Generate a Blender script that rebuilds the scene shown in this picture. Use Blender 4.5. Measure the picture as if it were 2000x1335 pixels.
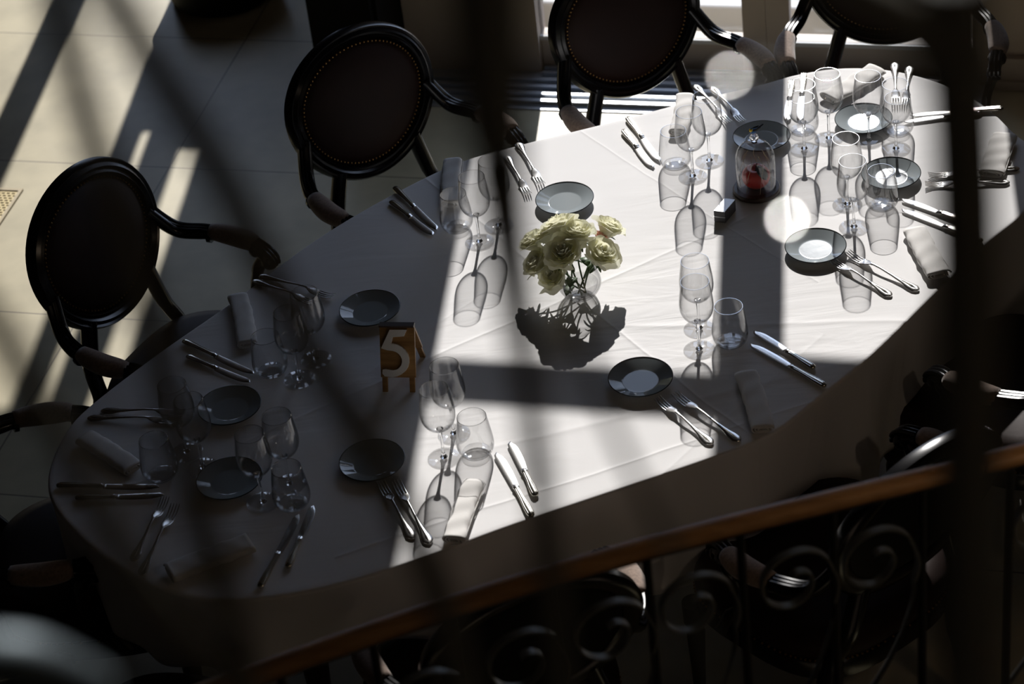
import bpy, math, random
from mathutils import Vector, Matrix
random.seed(7)
for o in list(bpy.data.objects): bpy.data.objects.remove(o)
scn = bpy.context.scene
COL = scn.collection
pi = math.pi

# ------------------------------------------------------------------ camera
PITCH, ROLL, CZ = 0.636959203, -0.123738318, 4.42204552
fw = Vector((0, math.cos(PITCH), -math.sin(PITCH))); r0 = Vector((1, 0, 0)); u0 = r0.cross(fw)
cR, sR = math.cos(ROLL), math.sin(ROLL)
rt = r0*cR + u0*sR; up = u0*cR - r0*sR
cam = bpy.data.cameras.new('camera'); co = bpy.data.objects.new('camera', cam); COL.objects.link(co)
m = Matrix((rt, up, -fw)).transposed().to_4x4(); m.translation = Vector((0, 0, CZ)); co.matrix_world = m
cam.sensor_width = 36; cam.lens = 4908.41*36/2000
cam.clip_start = .05; cam.clip_end = 200
cam.dof.use_dof = True; cam.dof.focus_distance = 6.35; cam.dof.aperture_fstop = 4.1; cam.dof.aperture_blades = 0
scn.camera = co

# ------------------------------------------------------------------ world, sun, exposure
w = bpy.data.worlds.new('sky'); scn.world = w; w.use_nodes = True
bg = w.node_tree.nodes['Background']; bg.inputs[0].default_value = (.60, .73, 1, 1); bg.inputs[1].default_value = 3.8
SUN_AZ, SUN_EL = math.radians(-99.3), math.radians(31.5)
sd = Vector((math.cos(SUN_AZ)*math.cos(SUN_EL), math.sin(SUN_AZ)*math.cos(SUN_EL), -math.sin(SUN_EL)))
sl = bpy.data.lights.new('sun', 'SUN'); sl.energy = 13; sl.angle = math.radians(.55); sl.color = (1, .965, .93)
so = bpy.data.objects.new('sun', sl); COL.objects.link(so); so.rotation_euler = sd.to_track_quat('-Z', 'Y').to_euler(); so.location = (1, 12, 8)
scn.view_settings.view_transform = 'Standard'; scn.view_settings.look = 'None'
scn.view_settings.gamma = 1; scn.view_settings.use_curve_mapping = False
scn.view_settings.exposure = -1.1
scn.cycles.transparent_max_bounces = 64

# ---- measured positions (metres, on the table plane unless three numbers)
PLACES = ['left_end', 'back_left', 'back_mid', 'back_cloche', 'back_right', 'right_end', 'right_front', 'front_right', 'front_mid', 'front_left']
WINE = [('front_mid', 'front', (-0.1892, 4.5341)), ('front_mid', 'rear', (-0.1612, 4.6176)), ('front_right', 'front', (0.4458, 4.8242)), ('front_right', 'rear', (0.4571, 4.9082)), ('back_mid', 'front', (-0.0511, 5.3981)), ('back_mid', 'rear', (0.0042, 5.4626)), ('back_cloche', 'rear', (0.5836, 5.645)), ('back_cloche', 'front', (0.5303, 5.5794)), ('back_right', 'front', (0.8387, 5.645)), ('back_right', 'rear', (0.9113, 5.6813)), ('right_end', 'rear', (1.0126, 5.6458)), ('right_end', 'front', (1.0746, 5.5899)), ('right_front', 'rear', (0.9027, 5.3601)), ('right_front', 'front', (0.9005, 5.2544)), ('left_end', 'rear', (-0.7942, 4.6744)), ('left_end', 'front', (-0.7535, 4.607)), ('front_left', 'front', (-0.6107, 4.4534)), ('front_left', 'rear', (-0.5497, 4.5071)), ('back_left', 'rear', (-0.4839, 4.9775)), ('back_left', 'front', (-0.5248, 4.9043))]
TUMB = [('front_mid', (-0.1132, 4.5343)), ('front_right', (0.5232, 4.8352)), ('back_mid', (-0.1045, 5.4723)), ('back_cloche', (0.4919, 5.6432)), ('back_right', (0.8491, 5.7315)), ('right_end', (1.0943, 5.6684)), ('right_front', (0.9864, 5.3315)), ('left_end', (-0.8509, 4.5957)), ('front_left', (-0.5416, 4.4319)), ('back_left', (-0.5929, 4.9474))]
PLATES = [('left_end', (-0.6924, 4.8147)), ('front_left', (-0.6877, 4.5373)), ('front_mid', (-0.3552, 4.538)), ('back_left', (-0.3433, 5.1427)), ('back_mid', (0.1838, 5.5298)), ('front_right', (0.2926, 4.7256)), ('right_front', (0.7883, 5.173)), ('back_cloche', (0.7342, 5.7117)), ('back_right', (1.0153, 5.7365)), ('right_end', (1.0354, 5.4563))]
KNIVES = [('front_mid', 'large', (-0.0042, 4.2841), (-0.0672, 4.5253)), ('front_mid', 'small', (0.0105, 4.3511), (-0.0326, 4.5584)), ('front_right', 'large', (0.7164, 4.6161), (0.5679, 4.8175)), ('front_right', 'small', (0.6986, 4.6959), (0.5852, 4.8664)), ('back_mid', 'large', (-0.2661, 5.7099), (-0.1591, 5.4736)), ('back_mid', 'small', (-0.2744, 5.6335), (-0.1703, 5.4508)), ('back_cloche', 'large', (0.3873, 5.9269), (0.4524, 5.6651)), ('back_cloche', 'small', (0.3717, 5.8495), (0.4316, 5.6417)), ('back_right', 'large', (0.9086, 6.0606), (0.8487, 5.7794)), ('back_right', 'small', (0.8649, 6.006), (0.815, 5.7874)), ('right_end', 'large', (1.3741, 5.7184), (1.1423, 5.7417)), ('right_end', 'small', (1.3382, 5.7136), (1.1197, 5.7124)), ('right_front', 'small', (1.1733, 5.2158), (1.0419, 5.3504)), ('right_front', 'large', (1.18, 5.1398), (1.0327, 5.3043)), ('left_end', 'large', (-1.106, 4.6057), (-0.8539, 4.5512)), ('left_end', 'small', (-1.0527, 4.5487), (-0.8407, 4.5189)), ('front_left', 'large', (-0.6151, 4.1606), (-0.5277, 4.3913)), ('front_left', 'small', (-0.5532, 4.217), (-0.494, 4.4155)), ('back_left', 'large', (-0.8276, 5.1284), (-0.6364, 4.9438)), ('back_left', 'small', (-0.8104, 5.0558), (-0.6456, 4.9114))]
FORKS = [('front_mid', 'large', (-0.2352, 4.2332), (-0.3024, 4.4628)), ('front_mid', 'small', (-0.2726, 4.256), (-0.3389, 4.4662)), ('front_right', 'large', (0.4881, 4.4608), (0.3651, 4.6578)), ('front_right', 'small', (0.4273, 4.4578), (0.3226, 4.6486)), ('back_mid', 'large', (0.0718, 5.9014), (0.1306, 5.6194)), ('back_mid', 'small', (0.035, 5.8432), (0.0918, 5.5805)), ('back_cloche', 'large', (0.6085, 5.9926), (0.6613, 5.8105)), ('back_cloche', 'small', (0.6528, 5.9707), (0.6987, 5.8069)), ('back_right', 'large', (1.1487, 5.979), (1.1145, 5.7913)), ('back_right', 'small', (1.1818, 5.9512), (1.1386, 5.7855)), ('right_end', 'large', (1.3653, 5.4238), (1.1624, 5.4357)), ('right_end', 'small', (1.3263, 5.3661), (1.1624, 5.3913)), ('right_front', 'large', (1.0056, 4.9467), (0.8624, 5.1387)), ('right_front', 'small', (0.9362, 4.9376), (0.8166, 5.1214)), ('left_end', 'large', (-1.0405, 4.8517), (-0.8352, 4.7985)), ('left_end', 'small', (-1.0094, 4.8737), (-0.8527, 4.8341)), ('front_left', 'large', (-0.8793, 4.2622), (-0.813, 4.4768)), ('front_left', 'small', (-0.9022, 4.308), (-0.8373, 4.5072)), ('back_left', 'large', (-0.5763, 5.3303), (-0.4354, 5.2247)), ('back_left', 'small', (-0.622, 5.3286), (-0.4801, 5.2051))]
NAPKINS = [('front_mid', (-0.1496, 4.4256), (-0.0975, 4.4136), (-0.1548, 4.2177), (-0.2143, 4.2376)), ('front_right', (0.5111, 4.694), (0.572, 4.6935), (0.5726, 4.4815), (0.5123, 4.4745)), ('back_mid', (-0.1232, 5.7956), (-0.0673, 5.793), (-0.0928, 5.5669), (-0.1526, 5.5706)), ('back_cloche', (0.538, 5.9705), (0.5806, 5.9685), (0.543, 5.7792), (0.4856, 5.8008)), ('back_right', (1.0854, 6.0141), (1.1127, 5.9621), (0.9587, 5.828), (0.9219, 5.9081)), ('right_front', (1.0045, 5.1885), (1.0735, 5.2012), (1.0973, 4.9975), (1.0333, 4.9826)), ('right_end', (1.3247, 5.5765), (1.3764, 5.5181), (1.3265, 5.4088), (1.2683, 5.4472)), ('back_left', (-0.7052, 5.2703), (-0.6619, 5.2815), (-0.6208, 5.0602), (-0.6847, 5.052)), ('left_end', (-1.0694, 4.7488), (-1.0068, 4.7718), (-0.9023, 4.6422), (-0.9415, 4.6042)), ('front_left', (-0.8322, 4.2688), (-0.648, 4.3426), (-0.6265, 4.2719), (-0.8019, 4.1915))]
EDGE = [(-1.1223, 4.6296), (-1.1154, 4.7339), (-1.08, 4.8455), (-1.0109, 4.9436), (-0.8655, 5.1037), (-0.7006, 5.2679), (-0.4465, 5.5412), (-0.1351, 5.7725), (0.0661, 5.8439), (0.3555, 5.91), (0.5764, 5.9669), (0.7683, 6.0042), (0.8888, 6.037), (1.0191, 6.0392), (1.1536, 5.9891), (1.2741, 5.8813), (1.3551, 5.739), (1.397, 5.5918), (1.437, 5.5), (1.425, 5.38), (1.3305, 5.2278), (1.1982, 5.1059), (1.0608, 4.9567), (0.8408, 4.7174), (0.6956, 4.5867), (0.5699, 4.4767), (0.4314, 4.4195), (0.1878, 4.3421), (-0.0504, 4.2682), (-0.2262, 4.2056), (-0.3987, 4.1526), (-0.546, 4.1294), (-0.6929, 4.1364), (-0.7959, 4.1754), (-0.8899, 4.2436), (-0.9757, 4.3375), (-1.0531, 4.4499), (-1.1012, 4.5413)]
ch1 = [(-0.2165, 4.9158), (0.0051, 5.0185), (0.4582, 5.2692)]
cr2 = [(-0.0172, 5.4456), (0.2669, 4.9057), (0.5484, 4.4151)]
cr3 = [(0.0279, 4.3785), (0.1961, 4.4193), (0.3562, 4.4756)]
cr4 = [(0.2652, 5.8585), (0.4458, 5.6003), (0.5861, 5.3351)]
ROSES = [((0.1509, 5.1831), 0.93, 0.04, 'a'), ((0.1948, 5.1459), 0.93, 0.036, 'b'), ((0.273, 5.1961), 0.9, 0.035, 'c'), ((0.2499, 5.1792), 0.89, 0.018, 'p'), ((0.0826, 5.2058), 0.88, 0.032, 'd'), ((0.1158, 5.1891), 0.905, 0.03, 'e'), ((0.1566, 5.1005), 0.905, 0.044, 'f'), ((0.2433, 5.1061), 0.885, 0.041, 'g'), ((0.0906, 5.1376), 0.86, 0.038, 'h'), ((0.1253, 5.0956), 0.845, 0.036, 'i')]
VASE = (0.1845, 5.1076)
CLOCHE = (0.6846, 5.4756)
BOX = [(0.5562, 5.3586), (0.5862, 5.3447), (0.6199, 5.4118)]
SIGN = [(-0.3267, 4.8146), (-0.243, 4.7955), (-0.2129, 4.9381)]
SCROLLS = [(0.5571, 3.1363, 1.5598), (0.4129, 3.1017, 1.5661), (0.2403, 3.0604, 1.5773), (0.0958, 3.0258, 1.5738), (-0.0518, 2.9904, 1.5654)]
BALUS = [(-0.4268, 2.9006), (-0.278, 2.9362), (-0.1454, 2.968), (0.0183, 3.0072), (0.1724, 3.0441), (0.3301, 3.0819), (0.4881, 3.1197), (0.6441, 3.1571), (0.8026, 3.195)]
RAILPTS = [(-0.4712, 2.89, 1.6999), (0.0953, 3.0256, 1.7284), (0.6981, 3.17, 1.7), (0.8253, 3.2005, 1.6935)]
BARA = [(-0.1447, 0.8, 4.0168), (-0.1453, 0.8, 3.9921), (-0.1454, 0.8, 3.9687), (-0.1439, 0.8, 3.9386), (-0.1413, 0.8, 3.9025), (-0.1388, 0.8, 3.8635), (-0.1384, 0.8, 3.8045), (-0.1366, 0.8, 3.7494), (-0.1332, 0.8, 3.7054), (-0.1344, 0.8, 3.6441)]
BARB = [(-0.1315, 0.8, 4.0191), (-0.1251, 0.8, 4.0018), (-0.1179, 0.8, 3.9787), (-0.1059, 0.8, 3.9427), (-0.0956, 0.8, 3.9051), (-0.0853, 0.8, 3.8602), (-0.0733, 0.8, 3.8178), (-0.0599, 0.8, 3.7785), (-0.0505, 0.8, 3.7353), (-0.0428, 0.8, 3.6901), (-0.0386, 0.8, 3.6274)]
BARC = [(-0.2033, 0.8, 3.888), (-0.1963, 0.8, 3.8662), (-0.1892, 0.8, 3.8309), (-0.1828, 0.8, 3.8036), (-0.1766, 0.8, 3.7722), (-0.1694, 0.8, 3.7392), (-0.1572, 0.8, 3.7064), (-0.1408, 0.8, 3.6734), (-0.1278, 0.8, 3.643)]
BARD = [(0.0064, 0.8, 3.9958), (0.0038, 0.8, 3.9406), (0.0035, 0.8, 3.895), (0.0036, 0.8, 3.8416), (0.0041, 0.8, 3.7872), (0.0044, 0.8, 3.7405), (0.0038, 0.8, 3.6913), (0.0016, 0.8, 3.6205)]
BARE = [(0.1765, 0.8, 3.9721), (0.1788, 0.8, 3.9153), (0.1817, 0.8, 3.8443), (0.1833, 0.8, 3.7113), (0.1858, 0.8, 3.5884)]
BARF = [(0.1193, 0.8, 3.9863), (0.1375, 0.8, 3.9691), (0.1562, 0.8, 3.9559), (0.1713, 0.8, 3.9364), (0.1788, 0.8, 3.9085)]
BARG = [(0.0225, 0.8, 3.8536), (0.0296, 0.8, 3.8173), (0.0362, 0.8, 3.7821), (0.0462, 0.8, 3.7449), (0.0576, 0.8, 3.703), (0.0664, 0.8, 3.6626), (0.075, 0.8, 3.6077)]
GLINT = [(0.0921, 0.8, 3.9389), (0.1113, 0.8, 3.8718)]
BLOB = [(-0.247, 0.8, 3.6977), (-0.2218, 0.8, 3.6918), (-0.1978, 0.8, 3.6677)]
GRATE = [(-1.6365, 7.1855), (-1.5307, 7.1583), (-1.6046, 6.8358)]

# ------------------------------------------------------------------ materials
def mat(name, col, rough=.6, metal=0, spec=.5, coat=0, sheen=0, bump=None, var=None, emit=None):
    M = bpy.data.materials.new(name); M.use_nodes = True; nt = M.node_tree; b = nt.nodes['Principled BSDF']
    b.inputs['Base Color'].default_value = (*col, 1); b.inputs['Roughness'].default_value = rough
    b.inputs['Metallic'].default_value = metal; b.inputs['Specular IOR Level'].default_value = spec
    b.inputs['Coat Weight'].default_value = coat; b.inputs['Sheen Weight'].default_value = sheen
    tc = nt.nodes.new('ShaderNodeTexCoord')
    if var:   # (scale, colour2, (sx,sy,sz))
        mp = nt.nodes.new('ShaderNodeMapping'); mp.inputs['Scale'].default_value = var[2]
        n = nt.nodes.new('ShaderNodeTexNoise'); n.inputs['Scale'].default_value = var[0]; n.inputs['Detail'].default_value = 6
        mx = nt.nodes.new('ShaderNodeMix'); mx.data_type = 'RGBA'
        mx.inputs[6].default_value = (*col, 1); mx.inputs[7].default_value = (*var[1], 1)
        rp = nt.nodes.new('ShaderNodeMapRange'); rp.inputs[1].default_value = .35; rp.inputs[2].default_value = .65
        nt.links.new(tc.outputs['Object'], mp.inputs[0]); nt.links.new(mp.outputs[0], n.inputs['Vector'])
        nt.links.new(n.outputs[0], rp.inputs[0]); nt.links.new(rp.outputs[0], mx.inputs[0]); nt.links.new(mx.outputs[2], b.inputs['Base Color'])
    if bump:  # (scale, strength, distance)
        n = nt.nodes.new('ShaderNodeTexNoise'); n.inputs['Scale'].default_value = bump[0]; n.inputs['Detail'].default_value = 4
        bp = nt.nodes.new('ShaderNodeBump'); bp.inputs['Strength'].default_value = bump[1]; bp.inputs['Distance'].default_value = bump[2]
        nt.links.new(tc.outputs['Object'], n.inputs['Vector']); nt.links.new(n.outputs[0], bp.inputs['Height']); nt.links.new(bp.outputs[0], b.inputs['Normal'])
    return M

def thin_glass(name, tint=.96, edge=.45, refl=1.0, rough=.03):
    M = bpy.data.materials.new(name); M.use_nodes = True; nt = M.node_tree; nt.nodes.remove(nt.nodes['Principled BSDF'])
    out = nt.nodes['Material Output']; lw = nt.nodes.new('ShaderNodeLayerWeight'); lw.inputs[0].default_value = .5
    p = nt.nodes.new('ShaderNodeMath'); p.operation = 'POWER'; p.inputs[1].default_value = 3.2
    nt.links.new(lw.outputs['Facing'], p.inputs[0])
    cm = nt.nodes.new('ShaderNodeMix'); cm.data_type = 'RGBA'; cm.inputs[6].default_value = (tint, tint, tint, 1); cm.inputs[7].default_value = (edge, edge, edge*1.02, 1)
    nt.links.new(p.outputs[0], cm.inputs[0])
    tr = nt.nodes.new('ShaderNodeBsdfTransparent'); nt.links.new(cm.outputs[2], tr.inputs[0])
    gl = nt.nodes.new('ShaderNodeBsdfGlossy'); gl.inputs['Roughness'].default_value = rough; gl.inputs[0].default_value = (1, 1, 1, 1)
    mr = nt.nodes.new('ShaderNodeMapRange'); mr.inputs[3].default_value = .042*refl; mr.inputs[4].default_value = .62*refl
    nt.links.new(p.outputs[0], mr.inputs[0])
    ms = nt.nodes.new('ShaderNodeMixShader'); nt.links.new(mr.outputs[0], ms.inputs[0]); nt.links.new(tr.outputs[0], ms.inputs[1]); nt.links.new(gl.outputs[0], ms.inputs[2])
    nt.links.new(ms.outputs[0], out.inputs[0]); return M

M_glass = thin_glass('drinking_glass', .966, .28)
M_foot = thin_glass('clear_glass_foot', .992, .5, 1.3)
M_pane = thin_glass('window_glass', .985, .8, .5, .01)
M_dome = thin_glass('dome_glass', .985, .45, .8)
M_stem = mat('solid_glass', (1, 1, 1), .02, 0, .5)
M_stem.node_tree.nodes['Principled BSDF'].inputs['Transmission Weight'].default_value = 1
M_stem.node_tree.nodes['Principled BSDF'].inputs['IOR'].default_value = 1.45
M_silver = mat('silver_plate', (.82, .81, .79), .24, 1, bump=(60, .08, .001))
M_silver_handle = mat('silver_handle', (.74, .71, .62), .22, 1, bump=(90, .1, .001))
M_plate = mat('grey_glaze', (.30, .335, .35), .055, 0, .5, bump=(45, .05, .001))
M_rim = mat('dark_rim', (.015, .018, .022), .25)
M_linen = mat('linen', (.76, .74, .71), .85, sheen=.2, bump=(220, .25, .0008))
M_lacquer = mat('black_lacquer', (.004, .004, .005), .22, 0, .5)
M_velvet = mat('taupe_velvet', (.30, .21, .155), .9, sheen=.5, bump=(900, .5, .001), var=(140, (.20, .135, .10), (1, 1, 1)))
M_leather = mat('oxblood_leather', (.014, .0045, .0028), .6, 0, .25, bump=(70, .2, .001), var=(6, (.020, .007, .004), (1, 1, 1)))
M_brass = mat('antique_brass', (.30, .17, .06), .45, 1)
M_oak = mat('oak', (.40, .22, .075), .5, var=(9, (.24, .12, .035), (1, 1, 9)))
M_white = mat('white_paint', (.78, .75, .70), .5)
M_rail = mat('varnished_wood', (.50, .27, .115), .5, 0, .3, var=(7, (.34, .17, .065), (1, 9, 9)))
M_iron = mat('black_iron', (.03, .032, .033), .38, .5)
M_scroll = mat('pale_scroll_iron', (.26, .27, .26), .34, .7)  # scrolls get a paler grey than the black iron
M_iron2 = mat('dark_bronze_iron', (.17, .16, .13), .6, .0)
M_steel = mat('polished_steel', (.8, .8, .78), .12, 1)
M_steelb = mat('highlight_steel', (.10, .125, .14), .55, .6)  # grey-blue colour stands in for a reflected window highlight
M_alu = mat('aluminium', (.55, .58, .62), .38, .85)
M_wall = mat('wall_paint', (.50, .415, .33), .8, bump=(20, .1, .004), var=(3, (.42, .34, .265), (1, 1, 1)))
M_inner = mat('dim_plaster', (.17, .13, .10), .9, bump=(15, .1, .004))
M_door = mat('door_paint', (.46, .385, .31), .55)
M_black = mat('ebony', (.003, .003, .003), .6, 0, .15)
M_petal = mat('cream_petal', (.88, .87, .77), .6, sheen=.2, var=(30, (.84, .85, .68), (1, 1, 1)))
M_pink = mat('pink_petal', (.85, .58, .50), .6)
M_leaf = mat('leaf_green', (.035, .075, .02), .5)
M_stalk = mat('stalk_green', (.05, .09, .03), .5)
M_apple = mat('red_wax', (.55, .035, .022), .38, var=(12, (.42, .025, .018), (1, 1, 1)))
M_dleaf = mat('dark_leaf', (.01, .02, .016), .4)
M_wood = mat('dark_wood', (.05, .03, .02), .4)
M_blue = mat('bird_blue', (.05, .16, .40), .6); M_yel = mat('bird_yellow', (.8, .55, .05), .6); M_bblk = mat('bird_black', (.01, .01, .015), .6)
M_foil = mat('silver_paper', (.62, .63, .64), .35, .6, bump=(60, .4, .002))
M_card = mat('grey_card', (.10, .10, .105), .7)
M_twig = mat('pale_twig', (.45, .36, .22), .7)
for _m in (M_petal, M_pink):
    nt = _m.node_tree; b = nt.nodes['Principled BSDF']; t = nt.nodes.new('ShaderNodeBsdfTranslucent'); t.inputs[0].default_value = (.86, .84, .64, 1) if _m is M_petal else (.8, .5, .4, 1)
    x = nt.nodes.new('ShaderNodeMixShader'); x.inputs[0].default_value = .5
    nt.links.new(b.outputs[0], x.inputs[1]); nt.links.new(t.outputs[0], x.inputs[2]); nt.links.new(x.outputs[0], nt.nodes['Material Output'].inputs[0])

# cloth with pressed creases (bump from distance to lines)
def cloth_material():
    M = mat('white_tablecloth', (.80, .79, .785), .85, sheen=.15); nt = M.node_tree; N = nt.nodes; L = nt.links
    geo = N.new('ShaderNodeNewGeometry'); sep = N.new('ShaderNodeSeparateXYZ'); L.new(geo.outputs['Position'], sep.inputs[0])
    def mth(op, a, b=None):
        n = N.new('ShaderNodeMath'); n.operation = op
        for i, v in enumerate((a, b)):
            if v is None: continue
            if isinstance(v, (int, float)): n.inputs[i].default_value = v
            else: L.new(v, n.inputs[i])
        return n.outputs[0]
    wn_ = N.new('ShaderNodeTexNoise'); wn_.inputs['Scale'].default_value = 3; L.new(geo.outputs['Position'], wn_.inputs['Vector'])
    wob = mth('MULTIPLY', mth('SUBTRACT', wn_.outputs[0], .5), .03)
    tot = None
    for (a, b), wd_, s in [((ch1[0], ch1[2]), .006, 1), ((cr2[0], cr2[2]), .005, 1), ((cr3[0], cr3[2]), .005, .8), ((cr4[0], cr4[2]), .004, .5),
                           (((.22, 4.30), (.50, 4.58)), .006, .5), (((.60, 4.9), (1.0, 4.83)), .010, 1), (((.3, 4.62), (.80, 4.71)), .012, .8), (((-.9, 4.4), (-.3, 4.95)), .005, .4)]:
        dx, dy = b[0]-a[0], b[1]-a[1]; ln = math.hypot(dx, dy); nx, ny = -dy/ln, dx/ln
        d = mth('ADD', mth('ADD', mth('MULTIPLY', sep.outputs[0], nx), mth('MULTIPLY', sep.outputs[1], ny)), -(a[0]*nx+a[1]*ny))
        d = mth('ADD', d, wob)
        e = mth('DIVIDE', d, wd_); g = mth('DIVIDE', s, mth('ADD', 1, mth('MULTIPLY', e, e)))
        # limit along the line
        tl = mth('ADD', mth('ADD', mth('MULTIPLY', sep.outputs[0], dx/ln), mth('MULTIPLY', sep.outputs[1], dy/ln)), -(a[0]*dx+a[1]*dy)/ln)
        k = mth('MULTIPLY', mth('GREATER_THAN', tl, -.5), mth('LESS_THAN', tl, ln+.35)); g = mth('MULTIPLY', g, k)
        tot = g if tot is None else mth('ADD', tot, g)
    mp = N.new('ShaderNodeMapping'); mp.inputs['Rotation'].default_value = (0, 0, -.45); mp.inputs['Scale'].default_value = (2.2, 9, 1)
    L.new(geo.outputs['Position'], mp.inputs[0]); n2 = N.new('ShaderNodeTexNoise'); n2.inputs['Scale'].default_value = 1.6; n2.inputs['Detail'].default_value = 3; n2.inputs['Distortion'].default_value = .6
    L.new(mp.outputs[0], n2.inputs['Vector'])
    msk = N.new('ShaderNodeTexNoise'); msk.inputs['Scale'].default_value = 1.8; L.new(geo.outputs['Position'], msk.inputs['Vector'])
    mk = N.new('ShaderNodeMapRange'); mk.inputs[1].default_value = .4; mk.inputs[2].default_value = .65; L.new(msk.outputs[0], mk.inputs[0])
    tot = mth('ADD', tot, mth('MULTIPLY', mth('MULTIPLY', n2.outputs[0], mk.outputs[0]), 3.2))
    n3 = N.new('ShaderNodeTexNoise'); n3.inputs['Scale'].default_value = 260; L.new(geo.outputs['Position'], n3.inputs['Vector'])
    tot = mth('ADD', tot, mth('MULTIPLY', n3.outputs[0], .05))
    bm_ = N.new('ShaderNodeBump'); bm_.inputs['Strength'].default_value = .75; bm_.inputs['Distance'].default_value = .0021
    L.new(tot, bm_.inputs['Height']); L.new(bm_.outputs[0], N['Principled BSDF'].inputs['Normal']); return M
M_cloth = cloth_material()

def brick_material(name, c1, c2, mortar, sx, sy, rot, msize=.004, rough=.5, offs=.0, bumpd=.002):
    M = mat(name, c1, rough); nt = M.node_tree; N = nt.nodes; L = nt.links; b = N['Principled BSDF']
    tc = N.new('ShaderNodeNewGeometry'); mp = N.new('ShaderNodeMapping'); mp.vector_type = 'TEXTURE'; mp.inputs['Rotation'].default_value = (0, 0, rot); mp.inputs['Location'].default_value = (-1.067, 7.189, 0)
    L.new(tc.outputs['Position'], mp.inputs[0]); br = N.new('ShaderNodeTexBrick'); L.new(mp.outputs[0], br.inputs[0])
    br.inputs['Scale'].default_value = 1; br.inputs['Brick Width'].default_value = sx; br.inputs['Row Height'].default_value = sy; br.inputs['Mortar Size'].default_value = msize; br.offset = offs
    br.inputs['Color1'].default_value = (*c1, 1); br.inputs['Color2'].default_value = (*c2, 1); br.inputs['Mortar'].default_value = (*mortar, 1)
    n = N.new('ShaderNodeTexNoise'); n.inputs['Scale'].default_value = 5; n.inputs['Detail'].default_value = 8; L.new(tc.outputs['Position'], n.inputs['Vector'])
    mr = N.new('ShaderNodeMapRange'); mr.inputs[1].default_value = .3; mr.inputs[2].default_value = .7; mr.inputs[3].default_value = .78; mr.inputs[4].default_value = 1.08; L.new(n.outputs[0], mr.inputs[0])
    mx = N.new('ShaderNodeVectorMath'); mx.operation = 'SCALE'; L.new(br.outputs[0], mx.inputs[0]); L.new(mr.outputs[0], mx.inputs['Scale']); L.new(mx.outputs[0], b.inputs['Base Color'])
    bp = N.new('ShaderNodeBump'); bp.inputs['Distance'].default_value = bumpd; bp.inputs['Strength'].default_value = .6; bp.invert = True; L.new(br.outputs[1], bp.inputs['Height']); L.new(bp.outputs[0], b.inputs['Normal'])
    return M
M_floor = brick_material('limestone_tiles', (.48, .425, .28), (.46, .405, .265), (.20, .17, .12), 30, .84, math.radians(-17.2), .003, .42)

def flagstone_material():
    M = mat('flagstones', (.7, .6, .5), .8); nt = M.node_tree; N = nt.nodes; L = nt.links; b = N['Principled BSDF']
    g = N.new('ShaderNodeNewGeometry'); v = N.new('ShaderNodeTexVoronoi'); v.feature = 'DISTANCE_TO_EDGE'; v.inputs['Scale'].default_value = 8
    v2 = N.new('ShaderNodeTexVoronoi'); v2.inputs['Scale'].default_value = 8
    n = N.new('ShaderNodeTexNoise'); n.inputs['Scale'].default_value = 6
    va = N.new('ShaderNodeMix'); va.data_type = 'VECTOR'; va.inputs[0].default_value = .08
    L.new(g.outputs['Position'], va.inputs[4]); L.new(g.outputs['Position'], n.inputs['Vector']); L.new(n.outputs['Color'], va.inputs[5])
    L.new(va.outputs[1], v.inputs['Vector']); L.new(va.outputs[1], v2.inputs['Vector'])
    cr = N.new('ShaderNodeMapRange'); cr.inputs[1].default_value = .02; cr.inputs[2].default_value = .07; L.new(v.outputs['Distance'], cr.inputs[0])
    cm = N.new('ShaderNodeMix'); cm.data_type = 'RGBA'; cm.inputs[6].default_value = (.30, .245, .21, 1); cm.inputs[7].default_value = (.27, .23, .185, 1); L.new(v2.outputs['Color'], cm.inputs[0])
    c2 = N.new('ShaderNodeMix'); c2.data_type = 'RGBA'; c2.inputs[6].default_value = (.085, .075, .045, 1); L.new(cr.outputs[0], c2.inputs[0]); L.new(cm.outputs[2], c2.inputs[7]); L.new(c2.outputs[2], b.inputs['Base Color'])
    return M
M_flag = flagstone_material()
M_kerb = mat('pale_stone', (.62, .62, .60), .7)

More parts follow.
